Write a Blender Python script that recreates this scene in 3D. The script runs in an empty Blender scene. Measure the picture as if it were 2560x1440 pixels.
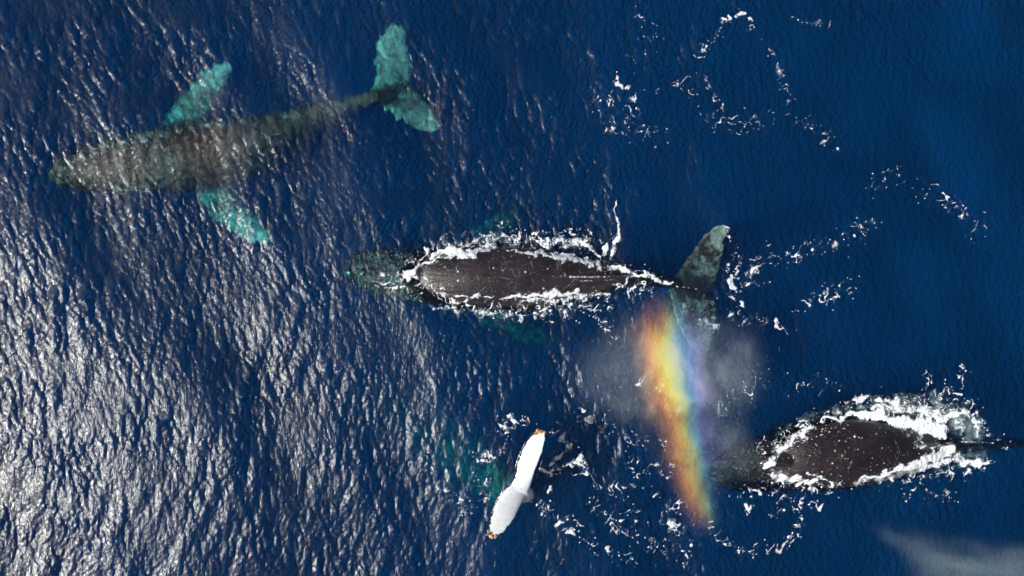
import bpy, bmesh, math, random
import numpy as np
from mathutils import Vector, kdtree
from mathutils.bvhtree import BVHTree

random.seed(4)
RNG = np.random.default_rng(11)
SC = bpy.context.scene
COL = SC.collection
R = math.radians

# ------------------------------------------------------------------ camera, sky, sun, exposure
H = 30.0                       # height of the drone above the sea
S = 0.015                      # metres per photograph pixel at sea level


def P(px, py, z=0.0):
    """A point at height z that lies under photograph pixel (px, py)."""
    k = (H - z) / H
    return Vector(((px - 1280) * S * k, (720 - py) * S * k, z))


cam = bpy.data.cameras.new('camera')
cam.sensor_width = 36.0
cam.lens = 36.0 * H / (2560 * S)
cam.clip_start = 0.1
cam.clip_end = 12000
cam_o = bpy.data.objects.new('camera', cam)
cam_o.location = (0, 0, H)
COL.objects.link(cam_o)
SC.camera = cam_o

SUN_EL, SUN_ROT = 39.0, 256.0
world = bpy.data.worlds.new('World')
SC.world = world
world.use_nodes = True
wn = world.node_tree
sky = wn.nodes.new('ShaderNodeTexSky')
sky.sky_type = 'NISHITA'
sky.sun_disc = False
sky.sun_elevation = R(SUN_EL)
sky.sun_rotation = R(SUN_ROT)
sky.dust_density = 5.0
wn.links.new(sky.outputs[0], wn.nodes['Background'].inputs[0])
wn.nodes['Background'].inputs[1].default_value = 0.07

sd = bpy.data.lights.new('sun', 'SUN')
sd.energy = 4.7
sd.angle = R(0.5)
sd.color = (1.0, 1.0, 0.93)
sun = bpy.data.objects.new('sun', sd)
SUNV = Vector((math.cos(R(SUN_EL)) * math.sin(R(SUN_ROT)), math.cos(R(SUN_EL)) * math.cos(R(SUN_ROT)), math.sin(R(SUN_EL))))
sun.rotation_euler = SUNV.to_track_quat('Z', 'Y').to_euler()
sun.location = SUNV * 60
COL.objects.link(sun)

SC.view_settings.view_transform = 'Standard'
SC.view_settings.look = 'None'
SC.view_settings.exposure = 0.1
SC.view_settings.gamma = 1.0
SC.view_settings.use_curve_mapping = False
SC.render.engine = 'CYCLES'
cy = SC.cycles
cy.use_denoising = True
cy.denoising_input_passes = 'RGB_ALBEDO'
cy.max_bounces = 8
cy.transparent_max_bounces = 16
cy.transmission_bounces = 6
cy.glossy_bounces = 2
cy.diffuse_bounces = 1
cy.volume_bounces = 1
cy.volume_step_rate = 1.0
cy.volume_max_steps = 64
cy.sample_clamp_indirect = 4.0
cy.caustics_reflective = False

# ------------------------------------------------------------------ node helper


class NT:
    def __init__(self, name):
        self.m = bpy.data.materials.new(name)
        self.m.use_nodes = True
        self.t = self.m.node_tree
        self.t.nodes.clear()
        self.out = self.n('ShaderNodeOutputMaterial')

    def n(self, kind, **kw):
        nd = self.t.nodes.new(kind)
        for k, v in kw.items():
            setattr(nd, k, v)
        return nd

    def put(self, sock, v):
        if hasattr(v, 'is_output'):
            self.t.links.new(v, sock)
        elif v is not None:
            if isinstance(v, (tuple, list)) and len(v) == 3 and sock.type == 'RGBA':
                v = tuple(v) + (1.0,)
            sock.default_value = v

    def math(self, op, a, b=None, c=None, clamp=False):
        nd = self.n('ShaderNodeMath', operation=op, use_clamp=clamp)
        for i, v in enumerate((a, b, c)):
            if v is not None:
                self.put(nd.inputs[i], v)
        return nd.outputs[0]

    def add(self, a, b): return self.math('ADD', a, b)
    def mul(self, a, b): return self.math('MULTIPLY', a, b)
    def sub(self, a, b): return self.math('SUBTRACT', a, b)

    def vec(self, op, a, b=None, s=None):
        nd = self.n('ShaderNodeVectorMath', operation=op)
        self.put(nd.inputs[0], a)
        if b is not None:
            self.put(nd.inputs[1], b)
        if s is not None:
            self.put(nd.inputs['Scale'], s)
        return nd.outputs['Value'] if op in ('LENGTH', 'DOT_PRODUCT') else nd.outputs[0]

    def pos(self):
        return self.n('ShaderNodeTexCoord').outputs['Object']

    def attr(self, name):
        return self.n('ShaderNodeAttribute', attribute_name=name).outputs['Fac']

    def noise(self, v, scale, detail=3.0, rough=0.55, dist=0.0):
        nd = self.n('ShaderNodeTexNoise')
        self.put(nd.inputs['Vector'], v)
        nd.inputs['Scale'].default_value = scale
        nd.inputs['Detail'].default_value = detail
        nd.inputs['Roughness'].default_value = rough
        nd.inputs['Distortion'].default_value = dist
        return nd.outputs['Fac']

    def step(self, v, lo, hi, a=0.0, b=1.0):
        nd = self.n('ShaderNodeMapRange', interpolation_type='SMOOTHSTEP')
        self.put(nd.inputs[0], v)
        for i, x in enumerate((lo, hi, a, b)):
            nd.inputs[i + 1].default_value = x
        return nd.outputs[0]

    def mixc(self, f, a, b, mode='MIX'):
        nd = self.n('ShaderNodeMix', data_type='RGBA', blend_type=mode)
        self.put(nd.inputs[0], f)
        self.put(nd.inputs[6], a)
        self.put(nd.inputs[7], b)
        return nd.outputs[2]

    def shader(self, kind, **kw):
        nd = self.n(kind)
        for k, v in kw.items():
            self.put(nd.inputs[k.replace('_', ' ')], v)
        return nd.outputs[0]

    def mixs(self, f, a, b):
        nd = self.n('ShaderNodeMixShader')
        self.put(nd.inputs[0], f)
        self.put(nd.inputs[1], a)
        self.put(nd.inputs[2], b)
        return nd.outputs[0]

    def bump(self, h, strength=1.0, dist=0.02, normal=None):
        nd = self.n('ShaderNodeBump')
        self.put(nd.inputs['Height'], h)
        nd.inputs['Strength'].default_value = strength
        nd.inputs['Distance'].default_value = dist
        if normal is not None:
            self.put(nd.inputs['Normal'], normal)
        return nd.outputs[0]

    def ramp(self, v, stops):
        nd = self.n('ShaderNodeValToRGB')
        self.put(nd.inputs[0], v)
        cr = nd.color_ramp
        while len(cr.elements) < len(stops):
            cr.elements.new(0.5)
        for e, (p, c) in zip(cr.elements, stops):
            e.position = p
            e.color = tuple(c) + (1.0,)
        return nd.outputs[0]


def tag(o, label=None, cat=None, group=None, kind=None):
    for k, v in (('label', label), ('category', cat), ('group', group), ('kind', kind)):
        if v:
            o[k] = v
    return o


def mesh_object(name, verts, faces, mat=None, attrs=None, parent=None, smooth=True):
    """verts (n,3) and quad faces (m,4) as numpy arrays."""
    me = bpy.data.meshes.new(name)
    verts = np.ascontiguousarray(verts, dtype=np.float32)
    faces = np.ascontiguousarray(faces, dtype=np.int32)
    k = faces.shape[1]
    me.vertices.add(len(verts))
    me.vertices.foreach_set('co', verts.ravel())
    me.loops.add(faces.size)
    me.loops.foreach_set('vertex_index', faces.ravel())
    me.polygons.add(len(faces))
    me.polygons.foreach_set('loop_start', np.arange(0, faces.size, k, dtype=np.int32))
    me.polygons.foreach_set('use_smooth', np.full(len(faces), smooth))
    me.update(calc_edges=True)
    for an, av in (attrs or {}).items():
        a = me.attributes.new(an, 'FLOAT', 'POINT')
        a.data.foreach_set('value', np.ascontiguousarray(av, dtype=np.float32).ravel())
    o = bpy.data.objects.new(name, me)
    COL.objects.link(o)
    if mat:
        me.materials.append(mat)
    if parent:
        o.parent = parent
    return o


# ------------------------------------------------------------------ fields on periodic grids
class Field:
    """A periodic 2-D random field made by filtering white noise; (x, y) in metres."""

    def __init__(self, dx, nx, ny, spec, seed):
        self.dx, self.nx, self.ny = dx, nx, ny
        rg = np.random.default_rng(seed)
        w = np.fft.rfft2(rg.standard_normal((ny, nx)).astype(np.float32))
        ky = np.fft.fftfreq(ny, dx)[:, None] * 2 * np.pi
        kx = np.fft.rfftfreq(nx, dx)[None, :] * 2 * np.pi
        k = np.hypot(kx, ky)
        k[0, 0] = 1e-6
        self.kx, self.ky, self.k = kx, ky, k
        f = spec(kx, ky, k)
        f[0, 0] = 0
        self.F = w * f

    def values(self, mult=None):
        F = self.F if mult is None else self.F * mult
        return np.fft.irfft2(F, s=(self.ny, self.nx))


def bil(a, dx, x, y):
    """Periodic bilinear lookup of grid a (origin at its middle)."""
    ny, nx = a.shape
    u = x / dx + nx / 2
    v = y / dx + ny / 2
    i = np.floor(u).astype(int)
    j = np.floor(v).astype(int)
    fu, fv = u - i, v - j
    i0, i1, j0, j1 = i % nx, (i + 1) % nx, j % ny, (j + 1) % ny
    return (a[j0, i0] * (1 - fu) + a[j0, i1] * fu) * (1 - fv) + (a[j1, i0] * (1 - fu) + a[j1, i1] * fu) * fv


def blob(lam, width=0.45, ax=1.0, ay=1.0):
    """Isotropic band-pass noise of wavelength lam, stretched by (ax, ay)."""
    kp = 2 * np.pi / lam
    def f(kx, ky, k):
        q = np.hypot(kx * ax, ky * ay) + 1e-9
        return np.exp(-0.5 * (np.log(q / kp) / width) ** 2) / q
    return f


def noise_grid(dx, nx, ny, lam, seed, width=0.45, ax=1.0, ay=1.0):
    a = Field(dx, nx, ny, blob(lam, width, ax, ay), seed).values()
    return (a / a.std()).astype(np.float32)


def sstep(v, lo, hi):
    t = np.clip((v - lo) / (hi - lo), 0, 1)
    return t * t * (3 - 2 * t)


def stroke(X, Y, pts, width, fall=2.0):
    """exp(-(d/width)^fall) of the distance to a polyline given in photograph pixels; width in pixels or one per point."""
    w = np.zeros_like(X)
    ws = width if isinstance(width, (list, tuple)) else [width] * len(pts)
    P2 = [((p[0] - 1280) * S, (720 - p[1]) * S) for p in pts]
    if len(P2) == 1:
        P2 = P2 * 2
        ws = list(ws) * 2
    for (a, b, w0, w1) in zip(P2[:-1], P2[1:], ws[:-1], ws[1:]):
        m = max(w0, w1) * S * 3
        box = (X > min(a[0], b[0]) - m) & (X < max(a[0], b[0]) + m) & (Y > min(a[1], b[1]) - m) & (Y < max(a[1], b[1]) + m)
        if not box.any():
            continue
        x, y = X[box], Y[box]
        dx, dy = b[0] - a[0], b[1] - a[1]
        t = np.clip(((x - a[0]) * dx + (y - a[1]) * dy) / (dx * dx + dy * dy + 1e-9), 0, 1)
        d = np.hypot(x - a[0] - t * dx, y - a[1] - t * dy)
        ww = (w0 + (w1 - w0) * t) * S
        w[box] = np.maximum(w[box], np.exp(-(d / ww) ** fall))
    return w


# ------------------------------------------------------------------ sea surface
DX = 0.042
NX, NY = 1200, 768          # periodic tile about 50 x 32 m


def directional(lam, width, theta, power, kpow=1.0):
    kp = 2 * np.pi / lam
    tx, ty = math.cos(theta), math.sin(theta)
    def f(kx, ky, k):
        c = np.abs((kx * tx + ky * ty) / k)
        return np.exp(-0.5 * (np.log(k / kp) / width) ** 2) * c ** power / k ** kpow
    return f


rip = Field(DX, NX, NY, directional(0.46, 0.48, R(8), 3.0), 21)
rip2 = Field(DX, NX, NY, directional(1.05, 0.35, R(-20), 7), 22)
chop = Field(DX, NX, NY, directional(0.20, 0.35, R(0), 0.9), 23)
swl = Field(DX, NX, NY, directional(4.2, 0.45, R(25), 4), 24)


def slope_rms(f):
    return math.sqrt((f.values(1j * f.kx) ** 2).mean() + (f.values(1j * f.ky) ** 2).mean())


WH = np.zeros((NY, NX))
WX = np.zeros((NY, NX))
WY = np.zeros((NY, NX))
SWELL = np.zeros((NY, NX))
for f, s, ch in ((rip, 0.125, 0.85), (rip2, 0.08, 0.85), (chop, 0.15, 0.25)):
    a = s / slope_rms(f)
    WH += a * f.values()
    WX += -ch * a * f.values(1j * f.kx / f.k)
    WY += -ch * a * f.values(1j * f.ky / f.k)
SWELL = 0.062 / slope_rms(swl) * swl.values()
LAP = rip.values(-(rip.k ** 2))
LAP = LAP / LAP.std()
LAP2 = chop.values(-(chop.k ** 2))
LAP = np.clip(0.6 * LAP + 0.8 * LAP2 / LAP2.std(), -2, 2.5)
PATCH = noise_grid(DX, NX, NY, 5.0, 31, 0.5, 1.0, 0.55)


def amplitude(X, Y):
    """How rough the sea is at a place: choppy on the sunward side, slick in the whales' wakes."""
    px = X / S + 1280
    py = 720 - Y / S
    a = 1.0 - 0.42 * sstep(px + 0.25 * (py - 720), 900, 2000)
    a = a * (1 - 0.45 * stroke(X, Y, [(2280, 740)], 220))
    a = a * (1 - 0.40 * stroke(X, Y, [(1950, 500), (2400, 300)], 180))
    a = a * (1 - 0.6 * stroke(X, Y, [(1050, 690), (1600, 690)], 70, 4))
    a = a * (1 - 0.5 * stroke(X, Y, [(890, 675), (1050, 685)], 60, 3))
    a = a * (1 - 0.5 * stroke(X, Y, [(1800, 1180), (1960, 1150)], 70, 3))
    a = a * (1 - 0.6 * stroke(X, Y, [(1960, 1140), (2330, 1120)], 90, 4))
    a = a * (1 - 0.5 * stroke(X, Y, [(900, 150), (820, 420), (900, 640), (1050, 900)], 80))
    a = a * (1 + 0.22 * stroke(X, Y, [(690, 180), (700, 340), (700, 520)], 75, 3))
    a = a * (1 + 0.15 * stroke(X, Y, [(60, 330), (190, 560), (60, 900), (0, 1400)], 150, 3))
    a = a * (1 + 0.30 * stroke(X, Y, [(350, 120), (60, 120)], 240, 3))
    a = a * (1 - 0.22 * stroke(X, Y, [(500, 800), (600, 1050), (560, 1350)], 170, 2))
    a = a * (1 - 0.5 * stroke(X, Y, [(1300, 1150), (1500, 1250)], 120, 2))
    a = a * (1 + 0.28 * np.clip(bil(PATCH, DX, X, Y), -2, 2))
    return np.clip(a, 0.12, 1.6)


def swell(X, Y):
    """Random swell plus one long swell whose fronts run from upper left to lower right."""
    k = 2 * np.pi / 13.0
    ph = k * (X + 0.3 * Y + 7.0) + 0.7 * np.sin(0.30 * Y + 0.9)
    return bil(SWELL, DX, X, Y) + 0.055 / k * np.sin(ph) * np.exp(-((X + 14) / 16.0) ** 4)


def sea_height(X, Y):
    return bil(WH, DX, X, Y) * amplitude(X, Y) + swell(X, Y)


def axis(core, dx, far, growth):
    c = list(np.arange(-core, core + 1e-6, dx))
    out, s, x = [], dx, core
    while x < far:
        s *= growth
        x += s
        out.append(x)
    return np.array([-v for v in reversed(out)] + c + out)


ax = axis(21.6, DX, 3000, 1.13)
ay = axis(12.9, DX, 3000, 1.13)
GX, GY = np.meshgrid(ax, ay)
cell = np.maximum(np.gradient(ax)[None, :], np.gradient(ay)[:, None])
fade = np.clip(1.3 - cell / 0.35, 0, 1)
fades = np.clip(1.3 - cell / 2.0, 0, 1)
A = amplitude(GX, GY) * fade
Z = bil(WH, DX, GX, GY) * A + swell(GX, GY) * fades
VX = GX + bil(WX, DX, GX, GY) * A
VY = GY + bil(WY, DX, GX, GY) * A
nyy, nxx = GX.shape
top = np.stack([VX, VY, Z], -1).reshape(-1, 3)
idx = np.arange(nxx * nyy).reshape(nyy, nxx)
quads = np.stack([idx[:-1, :-1], idx[:-1, 1:], idx[1:, 1:], idx[1:, :-1]], -1).reshape(-1, 4)
# closed below: sides and a bottom far under the surface, so that the water body has a volume
ring = np.concatenate([idx[0, :-1], idx[:-1, -1], idx[-1, :0:-1], idx[:0:-1, 0]])
nb = len(ring)
low = top[ring].copy()
low[:, 2] = -45.0
base = len(top)
lowi = base + np.arange(nb)
side = np.stack([np.roll(ring, -1), ring, lowi, np.roll(lowi, -1)], -1)
cidx = base + nb
verts = np.concatenate([top, low, [[0, 0, -45.0]]])
half = np.arange(0, nb - 1, 2)
botq = np.stack([np.roll(lowi, -2)[half] if nb % 2 == 0 else lowi[(half + 2) % nb], lowi[(half + 1) % nb], lowi[half], np.full(len(half), cidx)], -1)
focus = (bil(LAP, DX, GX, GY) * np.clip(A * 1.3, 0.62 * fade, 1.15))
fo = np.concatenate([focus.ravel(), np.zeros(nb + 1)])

w = NT('sea_water')
pos = w.pos()
st = w.vec('MULTIPLY', pos, (1.0, 0.45, 0.0))
b1 = w.noise(st, 9.0, 4.0, 0.62, 0.5)
b2 = w.noise(w.vec('MULTIPLY', pos, (1.0, 0.6, 0.0)), 0.9, 4.0, 0.5)
hgt = w.add(w.mul(b1, 0.055), w.mul(b2, 0.05))
nrm = w.bump(hgt, 0.50, 1.0)
nrm2 = w.bump(hgt, 0.30, 1.0)
fr = w.n('ShaderNodeFresnel')
fr.inputs['IOR'].default_value = 1.34
w.put(fr.inputs['Normal'], nrm2)
g1 = w.shader('ShaderNodeBsdfGlossy', Color=(1, 1, 1), Roughness=0.22, Normal=nrm)
g2 = w.shader('ShaderNodeBsdfGlossy', Color=(1, 1, 1), Roughness=0.42, Normal=nrm2)
g1.node.distribution = 'BECKMANN'
g2.node.distribution = 'BECKMANN'
gl = w.mixs(0.26, g1, g2)
cau = w.add(1.0, w.mul(w.attr('focus'), -0.36))  # caustics put into the tint: wave curvature lightens and darkens transmitted light
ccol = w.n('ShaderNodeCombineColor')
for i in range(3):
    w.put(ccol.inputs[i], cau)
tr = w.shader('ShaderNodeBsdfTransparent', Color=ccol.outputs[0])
rf = w.n('ShaderNodeBsdfRefraction')
rf.inputs['IOR'].default_value = 1.33
rf.inputs['Roughness'].default_value = 0.0
w.put(rf.inputs['Normal'], nrm2)
body = w.mixs(0.55, tr, rf.outputs[0])
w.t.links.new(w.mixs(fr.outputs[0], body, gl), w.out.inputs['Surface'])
va = w.n('ShaderNodeVolumeAbsorption')
va.inputs['Density'].default_value = 1.0
vs = w.n('ShaderNodeVolumeScatter')
vs.inputs['Anisotropy'].default_value = -0.25
SIG_A = (0.72, 0.120, 0.075)
SIG_S = (0.000, 0.0238, 0.099)
# Volume Absorption multiplies density by (1 - colour)
va.inputs['Color'].default_value = (1 - SIG_A[0], 1 - SIG_A[1], 1 - SIG_A[2], 1)
vs.inputs['Color'].default_value = SIG_S + (1,)
vs.inputs['Density'].default_value = 1.0
av = w.n('ShaderNodeAddShader')
w.t.links.new(va.outputs[0], av.inputs[0])
w.t.links.new(vs.outputs[0], av.inputs[1])
w.t.links.new(av.outputs[0], w.out.inputs['Volume'])
w.m.cycles.homogeneous_volume = True
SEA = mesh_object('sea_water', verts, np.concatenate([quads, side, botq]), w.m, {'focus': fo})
tag(SEA, kind='structure')

# ------------------------------------------------------------------ whale skin


def skin_material(name, dark, brown, pale, speck, scratch, mottle=0.62):
    m = NT(name)
    p = m.pos()
    base = m.mixc(m.step(m.noise(p, 1.1, 5, 0.6), 0.35, 0.68), dark, brown)
    grain = m.noise(p, 14.0, 4, 0.7)
    base = m.mixc(m.mul(m.step(grain, 0.5, 0.78), 0.30), base, tuple(min(1, c * 2.4) for c in brown))
    # scratches: short streaks in several directions
    sc = None
    for i, ang in enumerate((12, 75, 140, -35)):
        vr = m.n('ShaderNodeVectorRotate', rotation_type='Z_AXIS')
        m.put(vr.inputs['Vector'], p)
        vr.inputs['Angle'].default_value = R(ang)
        q = m.vec('MULTIPLY', m.vec('ADD', vr.outputs[0], (i * 7.3, i * 3.1, 0)), (1.1 + 0.5 * i, 34.0, 1.6))
        s_ = m.step(m.noise(q, 1.0, 1, 0.4), 0.725, 0.78)
        sc = s_ if sc is None else m.math('MAXIMUM', sc, s_)
    base = m.mixc(m.mul(sc, scratch), base, (0.45, 0.38, 0.34))
    # pale barnacle scars
    vo = m.n('ShaderNodeTexVoronoi', feature='F1')
    m.put(vo.inputs['Vector'], p)
    vo.inputs['Scale'].default_value = 6.0
    vo.inputs['Randomness'].default_value = 1.0
    sepc = m.n('ShaderNodeSeparateColor')
    m.put(sepc.inputs[0], vo.outputs['Color'])
    size = m.mul(m.math('POWER', sepc.outputs[0], 2.0), 0.30)
    dot = m.step(m.sub(size, vo.outputs['Distance']), 0.0, 0.05)
    zone = m.step(m.noise(p, 0.9, 2, 0.5), 0.42, 0.62)
    dot = m.mul(dot, m.math('MAXIMUM', m.mul(zone, speck), m.step(m.attr('barnacled'), 0.05, 0.5, 0.0, 0.35)))
    base = m.mixc(dot, base, (0.82, 0.80, 0.76))
    # pale skin of flippers and flukes
    pa = m.attr('pale')
    edge = m.add(m.mul(m.noise(p, 2.6, 5, 0.65), 1.0), m.mul(m.noise(p, 9.0, 3, 0.6), 0.35))
    pm = m.step(m.add(pa, m.mul(m.sub(edge, 0.68), 0.9)), 0.34, 0.60)
    pc = m.mixc(m.step(m.noise(p, 7.0, 5, 0.75), 0.42, 0.62), pale, tuple(c * mottle for c in pale))
    base = m.mixc(pm, base, pc)
    bs = m.n('ShaderNodeBsdfPrincipled')
    m.put(bs.inputs['Base Color'], base)
    bs.inputs['Roughness'].default_value = 0.30
    bs.inputs['Specular IOR Level'].default_value = 0.5
    bs.inputs['Coat Weight'].default_value = 0.8
    bs.inputs['Coat Roughness'].default_value = 0.13
    m.put(bs.inputs['Normal'], m.bump(m.add(m.mul(grain, 0.5), m.add(m.mul(sc, 0.4), m.mul(m.noise(m.vec('MULTIPLY', p, (0.55, 4.0, 1.0)), 1.6, 4, 0.6), 2.2))), 0.6, 0.045))
    m.t.links.new(bs.outputs[0], m.out.inputs['Surface'])
    return m.m


JX = noise_grid(DX, NX, NY, 0.30, 61)
JY = noise_grid(DX, NX, NY, 0.30, 62)

# ------------------------------------------------------------------ whale building


def catmull(rows, n):
    """Catmull-Rom through rows of equal-length number lists, n samples between each pair."""
    a = np.array(rows, float)
    a = np.vstack([2 * a[0] - a[1], a, 2 * a[-1] - a[-2]])
    out = []
    for i in range(1, len(a) - 2):
        for j in range(n):
            t = j / n
            p0, p1, p2, p3 = a[i - 1], a[i], a[i + 1], a[i + 2]
            out.append(0.5 * ((2 * p1) + (-p0 + p2) * t + (2 * p0 - 5 * p1 + 4 * p2 - p3) * t ** 2 + (-p0 + 3 * p1 - 3 * p2 + p3) * t ** 3))
    out.append(a[-2])
    return np.array(out)


class Whale:
    def __init__(self):
        self.v, self.f, self.pale, self.barn = [], [], [], []

    def loft(self, mids, halfs, ups, pale, barn=None, seg=28, power=2.0):
        """Closed tube through elliptical sections: centre, half-width vector, half-thickness vector."""
        b0 = len(self.v)
        n = len(mids)
        for i in range(n):
            for j in range(seg):
                a = 2 * math.pi * j / seg
                ca, sa = math.cos(a), math.sin(a)
                e = 2.0 / power
                x = math.copysign(abs(ca) ** e, ca)
                y = math.copysign(abs(sa) ** e, sa)
                self.v.append(mids[i] + halfs[i] * x + ups[i] * y)
                self.pale.append(pale[i] if hasattr(pale, '__len__') else pale)
                self.barn.append(barn[i] if hasattr(barn, '__len__') else (barn or 0.0))
        for i in range(n - 1):
            for j in range(seg):
                a, b = b0 + i * seg + j, b0 + i * seg + (j + 1) % seg
                self.f.append((a, b, b + seg, a + seg))
        self.f.append(tuple(b0 + j for j in reversed(range(seg))))
        self.f.append(tuple(b0 + (n - 1) * seg + j for j in range(seg)))

    def body(self, rows, step=6, barn_until=0.3, pale=0.0, power=2.15):
        """rows: px, py, z of the axis, width in pixels, half height in metres."""
        r = catmull(rows, step)
        mids = [P(q[0], q[1], q[2]) for q in r]
        halfs, ups = [], []
        n = len(r)
        for i in range(n):
            t = mids[min(i + 1, n - 1)] - mids[max(i - 1, 0)]
            t.normalize()
            sd_ = t.cross(Vector((0, 0, 1))).normalized()
            up = sd_.cross(t).normalized()
            halfs.append(sd_ * max(q_w(r[i][3]), 0.02))
            ups.append(up * max(r[i][4], 0.02))
        barn = [max(0.0, 1 - i / (n * barn_until)) for i in range(n)]
        self.loft(mids, halfs, ups, pale, barn, power=power)

    def blade(self, rows, pale=1.0, step=4, seg=20):
        """rows: leading px,py,z, trailing px,py,z, half thickness: a flipper or a fluke lobe."""
        r = catmull(rows, step)
        mids, halfs, ups = [], [], []
        L = [P(q[0], q[1], q[2]) for q in r]
        T = [P(q[3], q[4], q[5]) for q in r]
        n = len(r)
        for i in range(n):
            mids.append((L[i] + T[i]) / 2)
            halfs.append((L[i] - T[i]) / 2)
        for i in range(n):
            t = mids[min(i + 1, n - 1)] - mids[max(i - 1, 0)]
            u = halfs[i].cross(t)
            if u.length < 1e-6:
                u = Vector((0, 0, 1))
            u.normalize()
            if u.z < 0:
                u = -u
            ups.append(u * max(r[i][6], 0.015))
        if not hasattr(pale, '__len__'):
            pal = pale
        else:
            pal = list(np.interp(np.linspace(0, 1, n), np.linspace(0, 1, len(pale)), pale))
        self.loft(mids, halfs, ups, pal, 0.0, seg=seg)

    def lump(self, px, py, z, rx, ry, rz, ang=0.0, pale=0.0):
        c = P(px, py, z)
        n = 9
        ca, sa = math.cos(R(ang)), math.sin(R(ang))
        mids, halfs, ups = [], [], []
        for i in range(n):
            a = -math.pi / 2 + math.pi * (i + 0.3) / (n - 0.4)
            s, cc = math.sin(a), max(math.cos(a), 0.05)
            mids.append(c + Vector((ca, sa, 0)) * rx * s)
            halfs.append(Vector((-sa, ca, 0)) * ry * cc)
            ups.append(Vector((0, 0, 1)) * rz * cc)
        self.loft(mids, halfs, ups, pale, 0.6, seg=14)

    def finish(self, name, mat, voxel=0.042, ripple=0.04):
        me = bpy.data.meshes.new(name + '_source')
        me.from_pydata([tuple(q) for q in self.v], [], self.f)
        tmp = bpy.data.objects.new(name + '_source', me)
        COL.objects.link(tmp)
        bm = bmesh.new()
        bm.from_mesh(me)
        bmesh.ops.recalc_face_normals(bm, faces=bm.faces)
        bm.to_mesh(me)
        bm.free()
        rm = tmp.modifiers.new('r', 'REMESH')
        rm.mode = 'VOXEL'
        rm.voxel_size = voxel
        sm = tmp.modifiers.new('s', 'SMOOTH')
        sm.factor = 0.5
        sm.iterations = 3
        dg = bpy.context.evaluated_depsgraph_get()
        ev = tmp.evaluated_get(dg)
        new = bpy.data.meshes.new_from_object(ev)
        new.name = name
        bpy.data.objects.remove(tmp)
        bpy.data.meshes.remove(me)
        co = np.empty(len(new.vertices) * 3, np.float32)
        new.vertices.foreach_get('co', co)
        co = co.reshape(-1, 3)
        dep = np.clip(-co[:, 2] - 0.12, 0, 0.5) * 2 * ripple  # refraction wobble built into the shape of the submerged parts
        co[:, 0] += dep * bil(JX, DX, co[:, 0] * 1.0, co[:, 1])
        co[:, 1] += dep * bil(JY, DX, co[:, 0] * 1.0, co[:, 1])
        new.vertices.foreach_set('co', co.ravel())
        kd = kdtree.KDTree(len(self.v))
        for i, q in enumerate(self.v):
            kd.insert(q, i)
        kd.balance()
        n = len(new.vertices)
        pale = np.zeros(n, np.float32)
        barn = np.zeros(n, np.float32)
        for i, vv in enumerate(new.vertices):
            hits = kd.find_n(vv.co, 3)
            pale[i] = sum(self.pale[h[1]] for h in hits) / 3
            barn[i] = sum(self.barn[h[1]] for h in hits) / 3
        for an, arr in (('pale', pale), ('barnacled', barn)):
            a = new.attributes.new(an, 'FLOAT', 'POINT')
            a.data.foreach_set('value', arr)
        new.polygons.foreach_set('use_smooth', np.ones(len(new.polygons), bool))
        new.materials.clear()
        new.materials.append(mat)
        o = bpy.data.objects.new(name, new)
        COL.objects.link(o)
        self.bvh = BVHTree.FromPolygons([v_.co.copy() for v_ in new.vertices], [tuple(p_.vertices) for p_ in new.polygons])
        self.o = o
        return o


def q_w(px):
    return px * S / 2


# whale 1: wholly under the surface, top left
W1 = Whale()
W1.body([(122, 440, -0.82, 10, 0.05), (150, 434, -0.82, 66, 0.26), (205, 426, -0.84, 108, 0.42), (290, 416, -0.94, 138, 0.58), (400, 402, -1.24, 160, 0.80),
         (500, 392, -1.42, 178, 1.05), (600, 378, -1.52, 172, 1.10), (690, 345, -1.57, 128, 1.0), (780, 305, -1.37, 78, 0.70), (860, 272, -1.07, 46, 0.45),
         (930, 248, -0.92, 36, 0.30), (985, 236, -0.87, 34, 0.12)])
W1.blade([(900, 262, -1.13, 985, 268, -1.13, 0.16), (922, 232, -1.13, 1040, 244, -1.13, 0.14), (936, 200, -1.08, 1026, 216, -1.10, 0.11), (940, 165, -1.00, 1029, 180, -1.00, 0.09), (940, 125, -0.88, 1024, 138, -0.88, 0.06),
          (955, 88, -0.80, 1016, 102, -0.80, 0.04), (985, 64, -0.78, 1019, 76, -0.78, 0.025), (1002, 62, -0.78, 1014, 68, -0.78, 0.02)], [0.3, 0.40, 0.50, 0.58, 0.62, 0.75, 1, 1])
W1.blade([(925, 246, -1.13, 1010, 216, -1.13, 0.16), (958, 270, -1.13, 1042, 228, -1.13, 0.14), (982, 288, -1.04, 1062, 252, -1.06, 0.11), (1008, 306, -0.94, 1076, 270, -0.96, 0.08), (1042, 324, -0.86, 1088, 290, -0.86, 0.05),
          (1075, 332, -0.80, 1098, 306, -0.80, 0.03), (1096, 326, -0.78, 1107, 312, -0.78, 0.02)], [0.3, 0.4, 0.5, 0.55, 0.7, 0.9, 1])
W1.blade([(412, 325, -1.48, 520, 305, -1.58, 0.20), (432, 278, -1.38, 532, 272, -1.43, 0.16), (470, 232, -1.23, 548, 238, -1.28, 0.12), (505, 195, -1.13, 566, 212, -1.16, 0.09),
          (530, 168, -1.03, 580, 180, -1.04, 0.05), (560, 155, -0.98, 584, 160, -0.98, 0.02)], [0.40, 0.50, 0.50, 0.58, 0.8, 1])
W1.blade([(500, 450, -1.73, 560, 452, -1.73, 0.20), (508, 490, -1.88, 590, 480, -1.83, 0.16), (520, 530, -1.73, 618, 516, -1.68, 0.12), (575, 570, -1.48, 650, 548, -1.48, 0.09),
          (620, 600, -1.18, 676, 580, -1.18, 0.05), (655, 611, -1.08, 684, 602, -1.08, 0.02)], [0.7, 0.5, 0.46, 0.56, 0.8, 1])
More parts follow.
